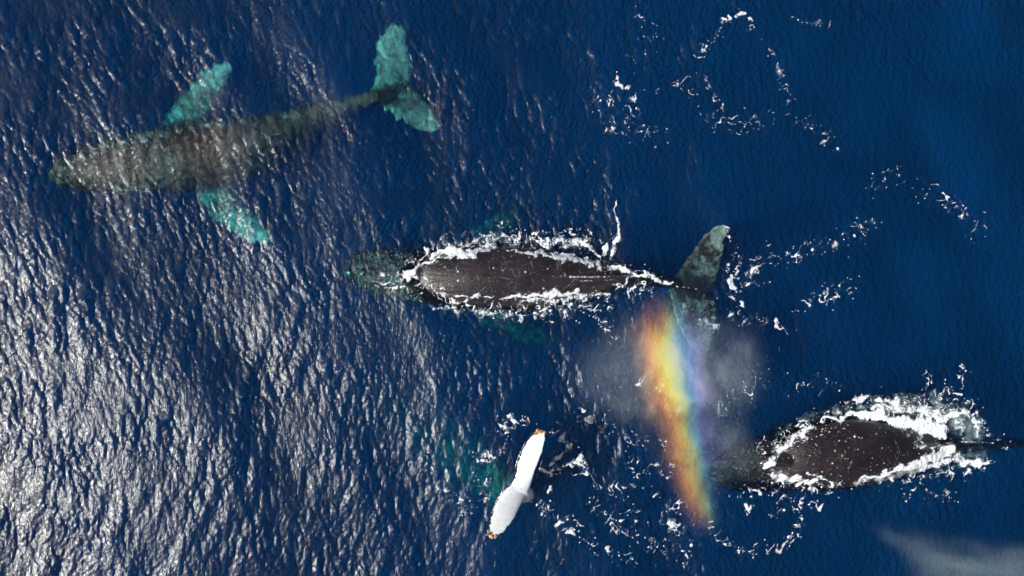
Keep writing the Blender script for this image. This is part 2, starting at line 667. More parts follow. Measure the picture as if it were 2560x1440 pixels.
W1.lump(785, 282, -0.92, 1.25, 0.30, 0.30, 12, 0.55)
W1.lump(318, 412, -0.50, 0.55, 0.32, 0.14, 3)
W1.lump(235, 420, -0.58, 1.0, 0.12, 0.10, 5)
W1.blade([(655, 340, -0.42, 655, 352, -0.42, 0.03), (690, 332, -0.30, 700, 338, -0.25, 0.03), (712, 325, -0.22, 722, 330, -0.2, 0.02)], 0.0)
skin1 = skin_material('skin_submerged_brown', (0.085, 0.042, 0.033), (0.19, 0.095, 0.072), (0.72, 0.90, 0.86), 0.35, 0.35, 0.45)
o1 = W1.finish('humpback_whale', skin1)
tag(o1, 'brown whale swimming just under the surface with turquoise flippers and broad turquoise flukes', 'whale', 'humpback whales')

# whale 2: back out of the water, middle
W2 = Whale()
W2.body([(862, 672, -1.05, 12, 0.05), (885, 672, -1.0, 76, 0.26), (930, 676, -0.95, 112, 0.42), (1000, 684, -0.92, 132, 0.62), (1080, 690, -0.82, 150, 1.0),
         (1180, 692, -0.80, 176, 1.20), (1290, 692, -0.80, 182, 1.25), (1390, 692, -0.80, 150, 1.20), (1480, 692, -0.78, 108, 1.05), (1560, 692, -0.75, 66, 0.78),
         (1640, 700, -0.75, 38, 0.5), (1710, 712, -0.72, 30, 0.26), (1760, 722, -0.65, 22, 0.12)], barn_until=0.22)
W2.blade([(1672, 700, -0.60, 1750, 745, -0.55, 0.14), (1686, 684, -0.52, 1782, 722, -0.46, 0.11), (1712, 652, -0.40, 1796, 676, -0.36, 0.08), (1740, 612, -0.28, 1808, 632, -0.24, 0.05),
          (1762, 582, -0.20, 1812, 600, -0.18, 0.035), (1786, 564, -0.18, 1820, 580, -0.17, 0.025), (1808, 563, -0.17, 1828, 572, -0.17, 0.02)], [0.12, 0.30, 0.46, 0.44, 0.5, 0.62, 0.9])
W2.blade([(1668, 714, -0.60, 1752, 705, -0.58, 0.14), (1674, 734, -0.52, 1782, 736, -0.46, 0.11), (1686, 776, -0.40, 1792, 776, -0.36, 0.08), (1702, 822, -0.30, 1788, 822, -0.26, 0.05),
          (1722, 860, -0.22, 1780, 858, -0.2, 0.035), (1746, 886, -0.2, 1774, 880, -0.2, 0.02)], [0.12, 0.3, 0.44, 0.46, 0.55, 0.9])
W2.blade([(1670, 726, -0.42, 1680, 722, -0.42, 0.04), (1684, 776, -0.30, 1694, 774, -0.30, 0.04), (1700, 824, -0.22, 1710, 820, -0.22, 0.04), (1720, 862, -0.16, 1732, 857, -0.16, 0.03), (1752, 890, -0.16, 1764, 884, -0.16, 0.02)], 1.0)
W2.blade([(1185, 622, -2.0, 1275, 612, -2.0, 0.2), (1192, 575, -2.6, 1262, 590, -2.7, 0.14), (1228, 542, -3.1, 1288, 562, -3.1, 0.10), (1272, 520, -3.5, 1320, 536, -3.5, 0.07),
          (1312, 507, -3.8, 1342, 515, -3.8, 0.03)], [0.6, 0.55, 0.5, 0.42, 0.42])
W2.blade([(1185, 762, -2.2, 1275, 772, -2.2, 0.2), (1195, 800, -3.2, 1290, 796, -3.2, 0.14), (1240, 830, -3.7, 1330, 812, -3.7, 0.10), (1300, 852, -4.1, 1365, 832, -4.1, 0.07),
          (1370, 862, -4.5, 1400, 850, -4.5, 0.03)], [0.5, 0.48, 0.45, 0.42, 0.42])
W2.lump(1045, 686, -0.10, 0.75, 0.34, 0.24, 0)
W2.lump(960, 680, -0.50, 1.0, 0.13, 0.09, -2)
W2.blade([(1420, 684, 0.34, 1420, 700, 0.34, 0.03), (1480, 686, 0.40, 1480, 698, 0.40, 0.05), (1530, 688, 0.30, 1530, 696, 0.30, 0.07), (1570, 690, 0.12, 1570, 696, 0.12, 0.05), (1620, 695, -0.1, 1620, 700, -0.1, 0.05)], 0.0)
W2.blade([(1470, 691, 0.26, 1470, 691.5, 0.42, 0.07), (1510, 692, 0.2, 1515, 692, 0.52, 0.05), (1535, 692, 0.2, 1548, 692, 0.50, 0.03), (1552, 692, 0.15, 1562, 692, 0.36, 0.02)], 0.0)
skin2 = skin_material('skin_wet_dark', (0.010, 0.007, 0.009), (0.028, 0.019, 0.022), (0.46, 0.56, 0.50), 0.6, 0.6)
o2 = W2.finish('humpback_whale', skin2)
tag(o2, 'scratched dark grey whale with its long back bare amid foam and mottled flukes spread behind', 'whale', 'humpback whales')

# whale 3: back out of the water, lower right
W3 = Whale()
W3.body([(1765, 1182, -0.85, 12, 0.05), (1790, 1180, -0.80, 76, 0.28), (1845, 1170, -0.78, 116, 0.45), (1920, 1156, -0.78, 148, 0.72), (2010, 1136, -0.72, 186, 1.1),
         (2110, 1124, -0.68, 194, 1.25), (2200, 1120, -0.72, 172, 1.20), (2290, 1120, -0.80, 124, 1.0), (2370, 1112, -0.86, 66, 0.66), (2460, 1108, -0.98, 30, 0.42),
         (2540, 1106, -1.05, 20, 0.30), (2600, 1102, -1.1, 22, 0.2), (2640, 1100, -1.1, 24, 0.1)], barn_until=0.2)
W3.blade([(2615, 1095, -1.05, 2665, 1098, -1.05, 0.12), (2640, 1060, -1.0, 2700, 1065, -1.0, 0.09), (2665, 1010, -0.95, 2712, 1018, -0.95, 0.06), (2690, 965, -0.9, 2715, 972, -0.9, 0.03)], [0.2, 0.4, 0.6, 0.9])
W3.blade([(2615, 1105, -1.05, 2665, 1102, -1.05, 0.12), (2640, 1140, -1.0, 2700, 1138, -1.0, 0.09), (2665, 1190, -0.95, 2712, 1184, -0.95, 0.06), (2690, 1235, -0.9, 2715, 1230, -0.9, 0.03)], [0.2, 0.4, 0.6, 0.9])
W3.blade([(2010, 1060, -1.6, 2100, 1045, -1.7, 0.2), (2030, 1035, -2.0, 2130, 1030, -2.1, 0.15), (2085, 1008, -2.5, 2170, 1012, -2.6, 0.1), (2160, 990, -2.9, 2205, 995, -2.9, 0.04)], [0.6, 0.5, 0.4, 0.4])
W3.lump(1945, 1153, 0.02, 0.75, 0.30, 0.22, 6)
W3.lump(1860, 1168, -0.50, 1.1, 0.13, 0.09, 8)
W3.blade([(2290, 1117, 0.02, 2290, 1118, 0.40, 0.08), (2330, 1114, -0.1, 2338, 1114, 0.42, 0.06), (2362, 1112, -0.15, 2376, 1112, 0.36, 0.03), (2390, 1111, -0.2, 2400, 1111, 0.1, 0.03)], 0.0)
W3.blade([(2370, 1108, -0.15, 2370, 1114, -0.15, 0.1), (2430, 1106, -0.22, 2430, 1110, -0.22, 0.07), (2500, 1105, -0.4, 2500, 1109, -0.4, 0.05), (2580, 1103, -0.7, 2580, 1106, -0.7, 0.04)], 0.0)
skin3 = skin_material('skin_wet_speckled', (0.009, 0.006, 0.007), (0.022, 0.014, 0.016), (0.40, 0.47, 0.43), 1.0, 0.22)
o3 = W3.finish('humpback_whale', skin3)
tag(o3, 'dark speckled whale, its bare oval back ringed by thick white surf', 'whale', 'humpback whales')

# whale 4: diving, white underside of the flukes raised
W4 = Whale()
W4.body([(960, 970, -9.0, 14, 0.05), (990, 990, -8.6, 120, 0.4), (1040, 1025, -7.6, 190, 0.8), (1095, 1065, -6.4, 215, 1.1), (1150, 1112, -5.2, 195, 1.1), (1200, 1155, -3.9, 150, 0.95),
         (1240, 1190, -2.7, 110, 0.72), (1285, 1222, -1.3, 66, 0.48), (1312, 1236, -0.2, 46, 0.33), (1308, 1228, 0.45, 40, 0.22), (1296, 1216, 0.80, 34, 0.12)], pale=[0.36] * 42 + [0.5] * 8 + [1.0] * 11, power=2.0)
W4.blade([(1320, 1234, 0.62, 1276, 1208, 1.00, 0.13), (1330, 1205, 0.88, 1286, 1194, 1.00, 0.11), (1339, 1175, 1.12, 1287, 1163, 0.98, 0.085), (1353, 1140, 1.25, 1300, 1127, 0.96, 0.06),
          (1362, 1108, 1.28, 1318, 1096, 0.98, 0.04), (1365, 1088, 1.25, 1337, 1077, 1.02, 0.03), (1361, 1078, 1.2, 1346, 1072, 1.05, 0.02)], 1.0)
W4.blade([(1324, 1218, 0.55, 1283, 1210, 1.02, 0.13), (1311, 1246, 0.55, 1265, 1215, 1.06, 0.11), (1298, 1272, 0.60, 1245, 1240, 1.02, 0.085), (1284, 1300, 0.68, 1229, 1275, 0.98, 0.06),
          (1265, 1325, 0.74, 1221, 1306, 0.94, 0.04), (1245, 1343, 0.78, 1217, 1328, 0.92, 0.03), (1232, 1347, 0.82, 1215, 1337, 0.90, 0.02)], 1.0)
W4.blade([(1180, 1180, -4.6, 1240, 1180, -4.4, 0.2), (1190, 1205, -4.2, 1252, 1200, -4.0, 0.15), (1210, 1228, -3.6, 1262, 1218, -3.4, 0.1), (1232, 1244, -3.0, 1258, 1232, -3.0, 0.04)], 1.0)
skin4 = skin_material('skin_white_belly', (0.05, 0.07, 0.06), (0.13, 0.15, 0.12), (0.93, 0.95, 0.98), 0.0, 0.0, 0.97)
o4 = W4.finish('humpback_whale', skin4)
tag(o4, 'diving whale lifting the white underside of its flukes out of the water', 'whale', 'humpback whales')

# ------------------------------------------------------------------ sea foam
FDX = 0.0215
FNX, FNY = 1920, 1152
fx = (np.arange(FNX) - FNX / 2) * FDX
fy = (np.arange(FNY) - FNY / 2) * FDX
FX, FY = np.meshgrid(fx, fy)


def ng(lam, seed, width=0.45, ax_=1.0, ay_=1.0):
    return noise_grid(FDX, FNX, FNY, lam, seed, width, ax_, ay_)


wx, wy = ng(1.6, 41) * 0.22 + ng(0.4, 43) * 0.05, ng(1.6, 42) * 0.22 + ng(0.4, 44) * 0.05
lin1 = bil(ng(1.5, 45, 0.35), FDX, FX + wx, FY + wy)
lin2 = bil(ng(0.62, 46, 0.35), FDX, FX + wx, FY + wy)
brk = ng(0.5, 47, 0.6)
fine = ng(0.13, 48, 0.5)
fine2 = ng(0.24, 49, 0.5, 1.0, 1.0)
big = ng(2.5, 50)


wx2, wy2 = ng(0.45, 51) * 0.07, ng(0.45, 52) * 0.07
fl1 = bil(ng(0.30, 53, 0.4), FDX, FX + wx2, FY + wy2)
fl2 = bil(ng(0.15, 54, 0.4), FDX, FX + wx2, FY + wy2)
brk2 = ng(0.22, 55, 0.6)


fl3 = bil(ng(0.26, 56, 0.45, 1.0, 0.45), FDX, FX + wx2 - 0.5 * FY, FY + wy2)     # slanting strands
cellv = bil(ng(0.95, 57, 0.25), FDX, FX + wx, FY + wy)


def line(field, half, soft):
    return sstep(half - np.abs(field), -soft, soft)


def lace(wt):
    """Foam threads: zero lines of warped noise, thin and broken where wt is small, a joined web where it is large."""
    k1 = np.clip(0.75 + 0.30 * brk + 0.30 * brk2, 0, 2)
    la = line(lin1, (0.02 + 0.10 * wt) * k1 - 0.02 * (wt < 0.25), 0.045) * sstep(wt + 0.05 * brk, 0.12, 0.24)
    lb = line(lin2, (0.03 + 0.14 * wt) * np.clip(0.5 + 0.55 * brk + 0.35 * brk2, -1, 2), 0.08) * sstep(wt + 0.06 * big, 0.22, 0.42)
    lc = line(fl1, (0.24 * wt) * np.clip(0.35 + 0.6 * brk2 + 0.5 * brk, -1, 2), 0.12) * sstep(wt + 0.10 * brk, 0.45, 0.75)
    blobs = sstep(cellv + 0.25 * brk2, 1.75 - 0.35 * wt, 1.9 - 0.35 * wt) * sstep(wt, 0.22, 0.5)
    return np.maximum.reduce([la, lb * 0.9, lc * 0.85, blobs * 0.9]) * np.clip(0.85 + 0.12 * brk2, 0.3, 1)


def dots(wt):
    t = 2.65 - 1.15 * wt
    return sstep(fine + 0.30 * brk, t, t + 0.30) * (wt > 0.06) * 0.9


def solid(wt):
    """Churned foam: opaque where wt is high, thinning through slanting strands to a milky veil."""
    r1 = 1 - np.minimum(np.abs(fl1), 1.6)
    r2 = 1 - np.minimum(np.abs(fl2), 1.6)
    r3 = 1 - np.minimum(np.abs(fl3), 1.6)
    v = wt * 2.0 + (0.26 * r1 + 0.22 * r2 + 0.34 * r3 + 0.16 * brk) * (1.15 - 0.5 * wt) - 0.85
    return np.clip(sstep(v, 0.0, 0.95) + 0.25 * sstep(wt, 0.25, 0.8), 0, 1)


WFX = FX + ng(0.7, 58) * 0.05 + ng(0.25, 59) * 0.02
WFY = FY + ng(0.7, 60) * 0.05 + ng(0.25, 63) * 0.02


def st_(pts, wd, fall=2.0):
    return stroke(WFX, WFY, pts, wd, fall)


def straight(pts, wd):
    return stroke(FX, FY, pts, wd)


def combine(*a):
    o = a[0]
    for q in a[1:]:
        o = np.maximum(o, q)
    return o


f2_solid = combine(
    0.80 * st_([(1080, 640), (1120, 628), (1150, 630), (1182, 642)], [8, 13, 17, 9]),
    0.62 * st_([(1060, 662), (1090, 648), (1140, 640)], [7, 7, 5]),
    0.55 * st_([(1182, 636), (1222, 616), (1262, 590)], [9, 12, 9]),
    0.45 * st_([(1150, 612), (1260, 600), (1380, 606), (1440, 610)], [10, 12, 14, 18]),
    0.66 * st_([(1265, 632), (1342, 634), (1400, 640), (1446, 650), (1500, 660)], [3, 7, 12, 12, 5]),
    0.60 * st_([(1420, 612), (1450, 604), (1480, 620), (1492, 645)], [12, 13, 9, 6]),
    0.95 * st_([(1018, 700), (1030, 682), (1040, 668)], [6, 12, 7]),
    0.60 * st_([(1008, 718), (1026, 722)], [9, 7]),
    0.50 * st_([(1000, 690), (1050, 690)], [9, 7]),
    0.72 * st_([(1255, 746), (1301, 738), (1342, 737), (1395, 736), (1444, 733)], [3, 8, 10, 11, 7]),
    0.55 * st_([(1300, 752), (1400, 752), (1480, 738), (1526, 736)], [9, 10, 11, 8]),
    0.60 * st_([(1104, 729), (1157, 738), (1231, 747)], [3, 4, 4]),
    0.50 * st_([(1047, 684), (1080, 714), (1112, 738), (1150, 756)], [6, 6, 7, 9]),
    0.48 * st_([(1075, 764), (1178, 778), (1260, 786), (1362, 790)], [5, 6, 7, 6]),
    0.60 * st_([(1520, 668), (1580, 682), (1620, 696), (1680, 708)], [6, 9, 7, 4]),
    0.62 * st_([(1538, 500), (1532, 540), (1545, 570), (1542, 600), (1530, 635)], [3, 5, 9, 8, 8]),
    0.50 * straight([(1400, 692), (1480, 693), (1560, 689), (1600, 690)], [2, 3, 3, 3]), 0.42 * straight([(1440, 703), (1540, 700)], [2, 2]),  # wet highlights along the dorsal ridge drawn in as thin foam strokes
    0.46 * straight([(1690, 716), (1740, 722)], [2, 3]), 0.44 * straight([(1676, 734), (1720, 738)], [2, 2]))
f2_lace = combine(
    0.62 * st_([(1010, 655), (1070, 630), (1130, 612), (1240, 590), (1340, 600), (1450, 600)], [14, 16, 18, 22, 18, 22]),
    0.60 * st_([(1050, 690), (1080, 730), (1150, 765), (1280, 785), (1420, 775), (1510, 755)], [16, 18, 18, 20, 22, 18]),
    0.55 * st_([(960, 700), (1000, 700)], [18, 22]),
    0.60 * st_([(1490, 665), (1600, 690), (1660, 700)], [14, 16, 10]),
    0.78 * st_([(1410, 582), (1444, 571), (1490, 582), (1512, 612), (1506, 640)], [5, 6, 6, 6, 6]),
    0.50 * st_([(1480, 770), (1490, 800), (1530, 850)], [22, 16, 10]),
    0.45 * st_([(1560, 716), (1620, 730)], [18, 14]))
f3_solid = combine(
    0.95 * st_([(1912, 1162), (1924, 1152)], [8, 12]),
    0.62 * st_([(1926, 1144), (1955, 1120), (1990, 1094), (2030, 1066)], [9, 13, 14, 8]),
    0.80 * st_([(2050, 1054), (2130, 1034), (2200, 1038)], [5, 11, 15]),
    1.00 * st_([(2200, 1042), (2260, 1056), (2310, 1066), (2345, 1078)], [13, 21, 29, 24]),
    0.72 * st_([(2225, 1000), (2240, 1010)], [14, 16]),
    0.60 * st_([(2180, 1018), (2280, 1020), (2350, 1040)], [14, 22, 26]),
    0.62 * st_([(2340, 1050), (2400, 1030), (2440, 1055), (2440, 1085)], [18, 16, 11, 9]),
    0.55 * st_([(2286, 1100), (2310, 1115), (2330, 1125)], [8, 10, 8]),
    0.95 * st_([(2140, 1190), (2200, 1178), (2274, 1158), (2335, 1138), (2376, 1124)], [3, 7, 12, 16, 16]),
    0.62 * st_([(2300, 1172), (2390, 1150), (2440, 1158), (2478, 1160)], [10, 18, 11, 6]),
    0.60 * st_([(1925, 1184), (1960, 1194), (2000, 1202), (2040, 1200)], [11, 14, 12, 7]),
    0.66 * st_([(2010, 1180), (2050, 1196), (2088, 1220)], [3, 5, 4]),
    0.47 * straight([(2376, 1104), (2440, 1105), (2480, 1106)], [2, 2, 2]), 0.50 * st_([(2395, 1062), (2415, 1080)], [24, 20]))
f3_lace = combine(
    0.60 * st_([(1900, 1130), (1960, 1085), (2060, 1035), (2180, 1000), (2300, 1000), (2420, 1010), (2455, 1070)], [12, 16, 14, 16, 18, 18, 16]),
    0.62 * st_([(1930, 1200), (2040, 1215), (2160, 1212), (2240, 1200), (2340, 1180), (2470, 1165)], [16, 16, 13, 13, 16, 14]),
    0.60 * st_([(1831, 1243), (1864, 1227), (1929, 1231), (1987, 1262), (2048, 1264)], [7, 9, 10, 16, 10]),
    0.62 * st_([(1880, 1250), (1864, 1276)], [7, 7]),
    0.55 * st_([(1930, 1290), (1970, 1262), (2010, 1270), (1998, 1310), (1970, 1340)], [9, 13, 12, 8, 6]),
    0.62 * st_([(2314, 940), (2306, 985), (2364, 973), (2396, 956), (2410, 925)], [12, 14, 14, 12, 8]),
    0.50 * st_([(2392, 1010), (2386, 970)], [8, 10]),
    0.40 * st_([(1775, 1310), (1805, 1350), (1870, 1385), (1900, 1370), (1960, 1370), (2000, 1330)], [10, 14, 12, 14, 14, 10]),
    0.34 * st_([(2260, 1240), (2290, 1225), (2400, 1245)], [13, 12, 16]),
    0.20 * st_([(2000, 960), (2100, 960)], [26, 20]),
    0.40 * st_([(2470, 1090), (2515, 1110)], [10, 12]))
f4_solid = combine(
    0.66 * st_([(1356, 1172), (1374, 1188), (1362, 1178)], [6, 9, 8]),
    0.50 * st_([(1372, 1168), (1400, 1140), (1420, 1118)], [6, 8, 7]),
    0.50 * st_([(1390, 1165), (1440, 1162), (1458, 1154)], [4, 5, 7]),
    0.45 * st_([(1314, 1222), (1328, 1240)], [5, 5]),
    0.40 * st_([(1252, 1080), (1270, 1050), (1284, 1030)], [6, 11, 8]),
    0.42 * st_([(1195, 1140), (1232, 1132), (1252, 1128)], [9, 12, 9]),
    0.34 * st_([(1200, 1195), (1213, 1230), (1208, 1260)], [6, 8, 6]),
    0.30 * st_([(1095, 1218), (1130, 1235), (1165, 1270), (1180, 1290)], [4, 8, 12, 8]))
f4_lace = combine(
    0.66 * st_([(1360, 1180), (1400, 1150), (1440, 1145), (1460, 1165)], [16, 20, 16, 10]),
    0.60 * st_([(1255, 1078), (1272, 1045), (1330, 1055)], [14, 16, 9]),
    0.58 * st_([(1196, 1145), (1250, 1130), (1262, 1110)], [14, 16, 12]),
    0.56 * st_([(1318, 1235), (1352, 1258), (1372, 1290), (1400, 1310), (1432, 1330)], [8, 11, 12, 9, 8]),
    0.46 * st_([(1330, 1195), (1370, 1220), (1376, 1260)], [6, 6, 8]),
    0.55 * st_([(1200, 1180), (1215, 1220), (1208, 1260)], [12, 13, 9]),
    0.55 * st_([(1100, 1222), (1140, 1242), (1176, 1288)], [8, 12, 12]),
    0.45 * st_([(1395, 1080), (1425, 1115)], [22, 16]))
loose = combine(
    0.62 * st_([(1815, 560), (1840, 640), (1828, 705), (1850, 722)], [6, 12, 14, 10]),
    0.60 * st_([(1828, 690), (1818, 745), (1850, 760)], [9, 14, 10]),
    0.46 * st_([(1850, 705), (1900, 660), (1925, 625)], [12, 10, 12]),
    0.40 * st_([(1850, 716), (1915, 706)], [6, 6]),
    0.46 * st_([(1820, 775), (1860, 800), (1930, 800), (1960, 830)], [13, 13, 11, 9]),
    0.36 * st_([(1760, 800), (1790, 830)], [16, 14]),
    0.55 * st_([(1540, 195), (1556, 220), (1580, 232)], [11, 11, 9]),
    0.40 * st_([(1500, 250), (1590, 250), (1590, 310)], [18, 20, 14]),
    0.34 * st_([(1520, 310), (1640, 340)], [24, 20]),
    0.55 * st_([(1640, 215), (1680, 205), (1715, 205), (1735, 190), (1760, 205), (1790, 235), (1808, 272)], [9, 8, 9, 9, 8, 6, 6]),
    0.55 * st_([(1700, 225), (1722, 238), (1740, 222)], [5, 5, 5]),
    0.44 * st_([(1735, 145), (1762, 118), (1790, 95), (1800, 60), (1860, 30), (1885, 45), (1875, 75)], [10, 13, 10, 8, 8, 7, 6]),
    0.50 * st_([(1755, 118), (1785, 110)], [10, 10]),
    0.26 * st_([(1770, 290), (1830, 310), (1930, 290)], [22, 26, 18]),
    0.24 * st_([(1920, 120), (1945, 160), (1966, 230), (1970, 300), (2040, 310), (2080, 380)], [12, 10, 10, 16, 18, 14]),
    0.24 * st_([(1980, 35), (2010, 60), (2070, 62)], [12, 12, 12]),
    0.22 * st_([(1600, 40), (1640, 110), (1590, 150)], [18, 22, 24]),
    0.26 * st_([(2190, 460), (2240, 430), (2330, 480), (2440, 570)], [20, 16, 24, 26]),
    0.34 * st_([(1880, 660), (1980, 640), (2100, 600), (2180, 560)], [14, 20, 22, 18]),
    0.34 * st_([(1985, 770), (2060, 740), (2120, 715)], [14, 20, 20]),
    0.50 * st_([(1560, 1105), (1565, 1140), (1588, 1180), (1640, 1165), (1665, 1188)], [7, 9, 10, 8, 8]),
    0.42 * st_([(1630, 1160), (1680, 1150), (1670, 1200)], [7, 6, 7]),
    0.44 * st_([(1650, 1090), (1672, 1130), (1680, 1150)], [8, 7, 7]),
    0.30 * st_([(1440, 1180), (1480, 1190), (1540, 1230), (1585, 1215)], [12, 14, 20, 16]),
    0.46 * st_([(1470, 1240), (1520, 1300), (1570, 1310), (1590, 1270)], [12, 16, 18, 12]),
    0.40 * st_([(1540, 1320), (1600, 1340), (1650, 1360)], [18, 22, 20]),
    0.40 * st_([(1420, 1290), (1470, 1350), (1530, 1385), (1570, 1400)], [12, 16, 18, 18]),
    0.36 * st_([(1670, 1300), (1720, 1350), (1700, 1420)], [16, 18, 20]),
    0.34 * st_([(1640, 1230), (1680, 1260), (1740, 1300)], [12, 12, 10]),
    0.26 * st_([(1450, 1040), (1520, 1080), (1600, 1100)], [20, 22, 20]),
    0.28 * st_([(1900, 930), (1870, 985), (1800, 1020)], [20, 22, 20]),
    0.22 * st_([(1600, 960), (1700, 1000), (1690, 1060)], [26, 26, 20]))


def foam_density(solid_w, lace_w):
    lace_w = np.clip(lace_w * 1.2, 0, 0.88)
    wide = np.clip(lace_w, 0, 1) ** 0.55 * 0.68
    d = lace(wide)
    d = np.maximum(d, dots(wide))
    if solid_w is not None:
        d = np.maximum(d, solid(solid_w) * (solid_w > 0.02))
        d = np.maximum(d, dots(np.minimum(solid_w * 1.2, 0.9)))
    return d


fm = NT('foam')
dens = fm.attr('foam')
pp = fm.pos()
det = fm.noise(pp, 22.0, 4, 0.7)
al = fm.mul(dens, fm.add(0.30, fm.mul(det, 1.25)))
al = fm.step(al, 0.04, 0.92)
dif = fm.shader('ShaderNodeBsdfDiffuse', Color=(0.80, 0.84, 0.90), Normal=fm.bump(fm.noise(pp, 14.0, 4, 0.7), 0.35, 0.05))
tp = fm.shader('ShaderNodeBsdfTransparent', Color=(1, 1, 1))
fm.t.links.new(fm.mixs(al, tp, dif), fm.out.inputs['Surface'])

ij = np.arange(FNX * FNY).reshape(FNY, FNX)


def foam_mesh(name, d, whales, label, mat=None, lift=0.014):
    base_h = None
    m = d > 0.06
    mm = m.copy()
    mm[1:] |= m[:-1]; mm[:-1] |= m[1:]; mm[:, 1:] |= m[:, :-1]; mm[:, :-1] |= m[:, 1:]
    cellm = mm[:-1, :-1] & mm[:-1, 1:] & mm[1:, 1:] & mm[1:, :-1]
    jj, ii = np.nonzero(cellm)
    q = np.stack([ij[jj, ii], ij[jj, ii + 1], ij[jj + 1, ii + 1], ij[jj + 1, ii]], -1)
    used, inv = np.unique(q, return_inverse=True)
    inv = inv.reshape(q.shape)
    x, y, dd = FX.ravel()[used], FY.ravel()[used], d.ravel()[used]
    A_ = amplitude(x, y)
    z = bil(WH, DX, x, y) * A_ + swell(x, y)
    x2 = x + bil(WX, DX, x, y) * A_
    y2 = y + bil(WY, DX, x, y) * A_
    z = z + lift
    for wh in whales:
        bv = wh.bvh
        for k in range(len(used)):
            hit = bv.ray_cast(Vector((x2[k], y2[k], 3.0)), Vector((0, 0, -1)), 3.4)
            if hit[0] is not None and hit[0].z < 0.75:
                z[k] = max(z[k], hit[0].z + 0.008)
    z = z + dd * (0.010 + 0.008 * np.clip(fine2.ravel()[used], -1, 2) * dd + 0.02 * dd)
    o = mesh_object(name, np.stack([x2, y2, z], -1), inv, mat or fm.m, {'foam': dd})
    tag(o, label, 'foam', kind='stuff')
    print(name, len(inv))
    return o


foam_mesh('sea_foam', foam_density(f2_solid, f2_lace), [W2], 'white churned foam along both flanks and painted highlight lines down the back of the scratched whale in the middle')
foam_mesh('sea_foam', foam_density(f3_solid, f3_lace), [W3], 'thick white surf around the oval back of the speckled whale')
foam_mesh('sea_foam', foam_density(f4_solid, f4_lace), [], 'white foam net beside the raised white flukes')
foam_mesh('sea_foam', foam_density(None, loose), [], 'loose foam flecks and threads drifting over the open blue water')

bu = NT('bubbles_under_water')
bal = bu.mul(bu.step(bu.add(bu.attr('foam'), bu.mul(bu.sub(bu.noise(bu.pos(), 5.0, 5, 0.7), 0.5), 0.9)), 0.15, 1.1), 0.75)
bu.t.links.new(bu.mixs(bal, bu.shader('ShaderNodeBsdfTransparent'), bu.shader('ShaderNodeBsdfDiffuse', Color=(0.80, 0.86, 0.88))), bu.out.inputs['Surface'])
halo3 = combine(0.9 * st_([(2100, 1030), (2250, 1015), (2340, 1030), (2420, 1060), (2440, 1085)], [16, 30, 44, 40, 26]), 0.7 * st_([(2140, 1195), (2280, 1175), (2400, 1150), (2460, 1140)], [10, 22, 26, 20]),
                0.5 * st_([(1940, 1090), (2020, 1045), (2100, 1025)], [10, 14, 14]))
halo2 = combine(0.5 * st_([(1100, 618), (1200, 605), (1320, 608), (1450, 615)], [12, 18, 16, 26]), 0.45 * st_([(1100, 775), (1250, 785), (1400, 775), (1490, 755)], [14, 20, 24, 18]),
                0.35 * st_([(900, 640), (1000, 625), (1080, 615)], [8, 8, 8]))
foam_mesh('bubble_cloud', halo3 * np.clip(0.8 + 0.2 * brk, 0, 1), [W3], 'milky turquoise bubbles just under the surf around the speckled whale', bu.m, -0.22)
foam_mesh('bubble_cloud', halo2 * np.clip(0.8 + 0.2 * brk, 0, 1), [W2], 'milky turquoise bubbles just under the foam beside the scratched whale', bu.m, -0.22)

# ------------------------------------------------------------------ barnacles on the raised fluke tips
bmx = NT('barnacle_shell')
bp = bmx.pos()
bc = bmx.ramp(bmx.noise(bp, 9.0, 3, 0.7), [(0.30, (0.10, 0.05, 0.02)), (0.45, (0.50, 0.20, 0.05)), (0.60, (0.75, 0.55, 0.30)), (0.75, (0.85, 0.82, 0.75))])
bb = bmx.n('ShaderNodeBsdfPrincipled')
bmx.put(bb.inputs['Base Color'], bc)
bb.inputs['Roughness'].default_value = 0.6
bmx.t.links.new(bb.outputs[0], bmx.out.inputs['Surface'])


def cone_cluster(name, spots, parent, mat):
    v, f = [], []
    for c, nv, r, h in spots:
        t = nv.orthogonal().normalized()
        u = nv.cross(t)
        b = len(v)
        for rr, hh in ((r, -0.01), (r * 0.85, h * 0.6), (r * 0.45, h), (r * 0.2, h * 0.6)):
            for k in range(6):
                a = k * math.pi / 3
                v.append(c + (t * math.cos(a) + u * math.sin(a)) * rr + nv * hh)
        for s in range(3):
            for k in range(6):
                f.append((b + s * 6 + k, b + s * 6 + (k + 1) % 6, b + s * 6 + 6 + (k + 1) % 6, b + s * 6 + 6 + k))
    return mesh_object(name, np.array([tuple(q) for q in v]), np.array(f), mat, parent=parent, smooth=False)


def scatter_on(whale, pts, n, r0, r1, spread):
    out = []
    for _ in range(n):
        t = random.random() * (len(pts) - 1)
        i = min(int(t), len(pts) - 2)
        u = t - i
        px = pts[i][0] * (1 - u) + pts[i + 1][0] * u + random.gauss(0, spread)
        py = pts[i][1] * (1 - u) + pts[i + 1][1] * u + random.gauss(0, spread)
        o_ = Vector((0, 0, H))
        d_ = (P(px, py, 0) - o_).normalized()
        hit = whale.bvh.ray_cast(o_, d_, 60)
        if hit[0] is None or hit[0].z < 0.3:
            continue
        r = random.uniform(r0, r1)
        out.append((hit[0], hit[1] if hit[1].z > 0 else -hit[1], r, r * random.uniform(0.7, 1.4)))
    return out


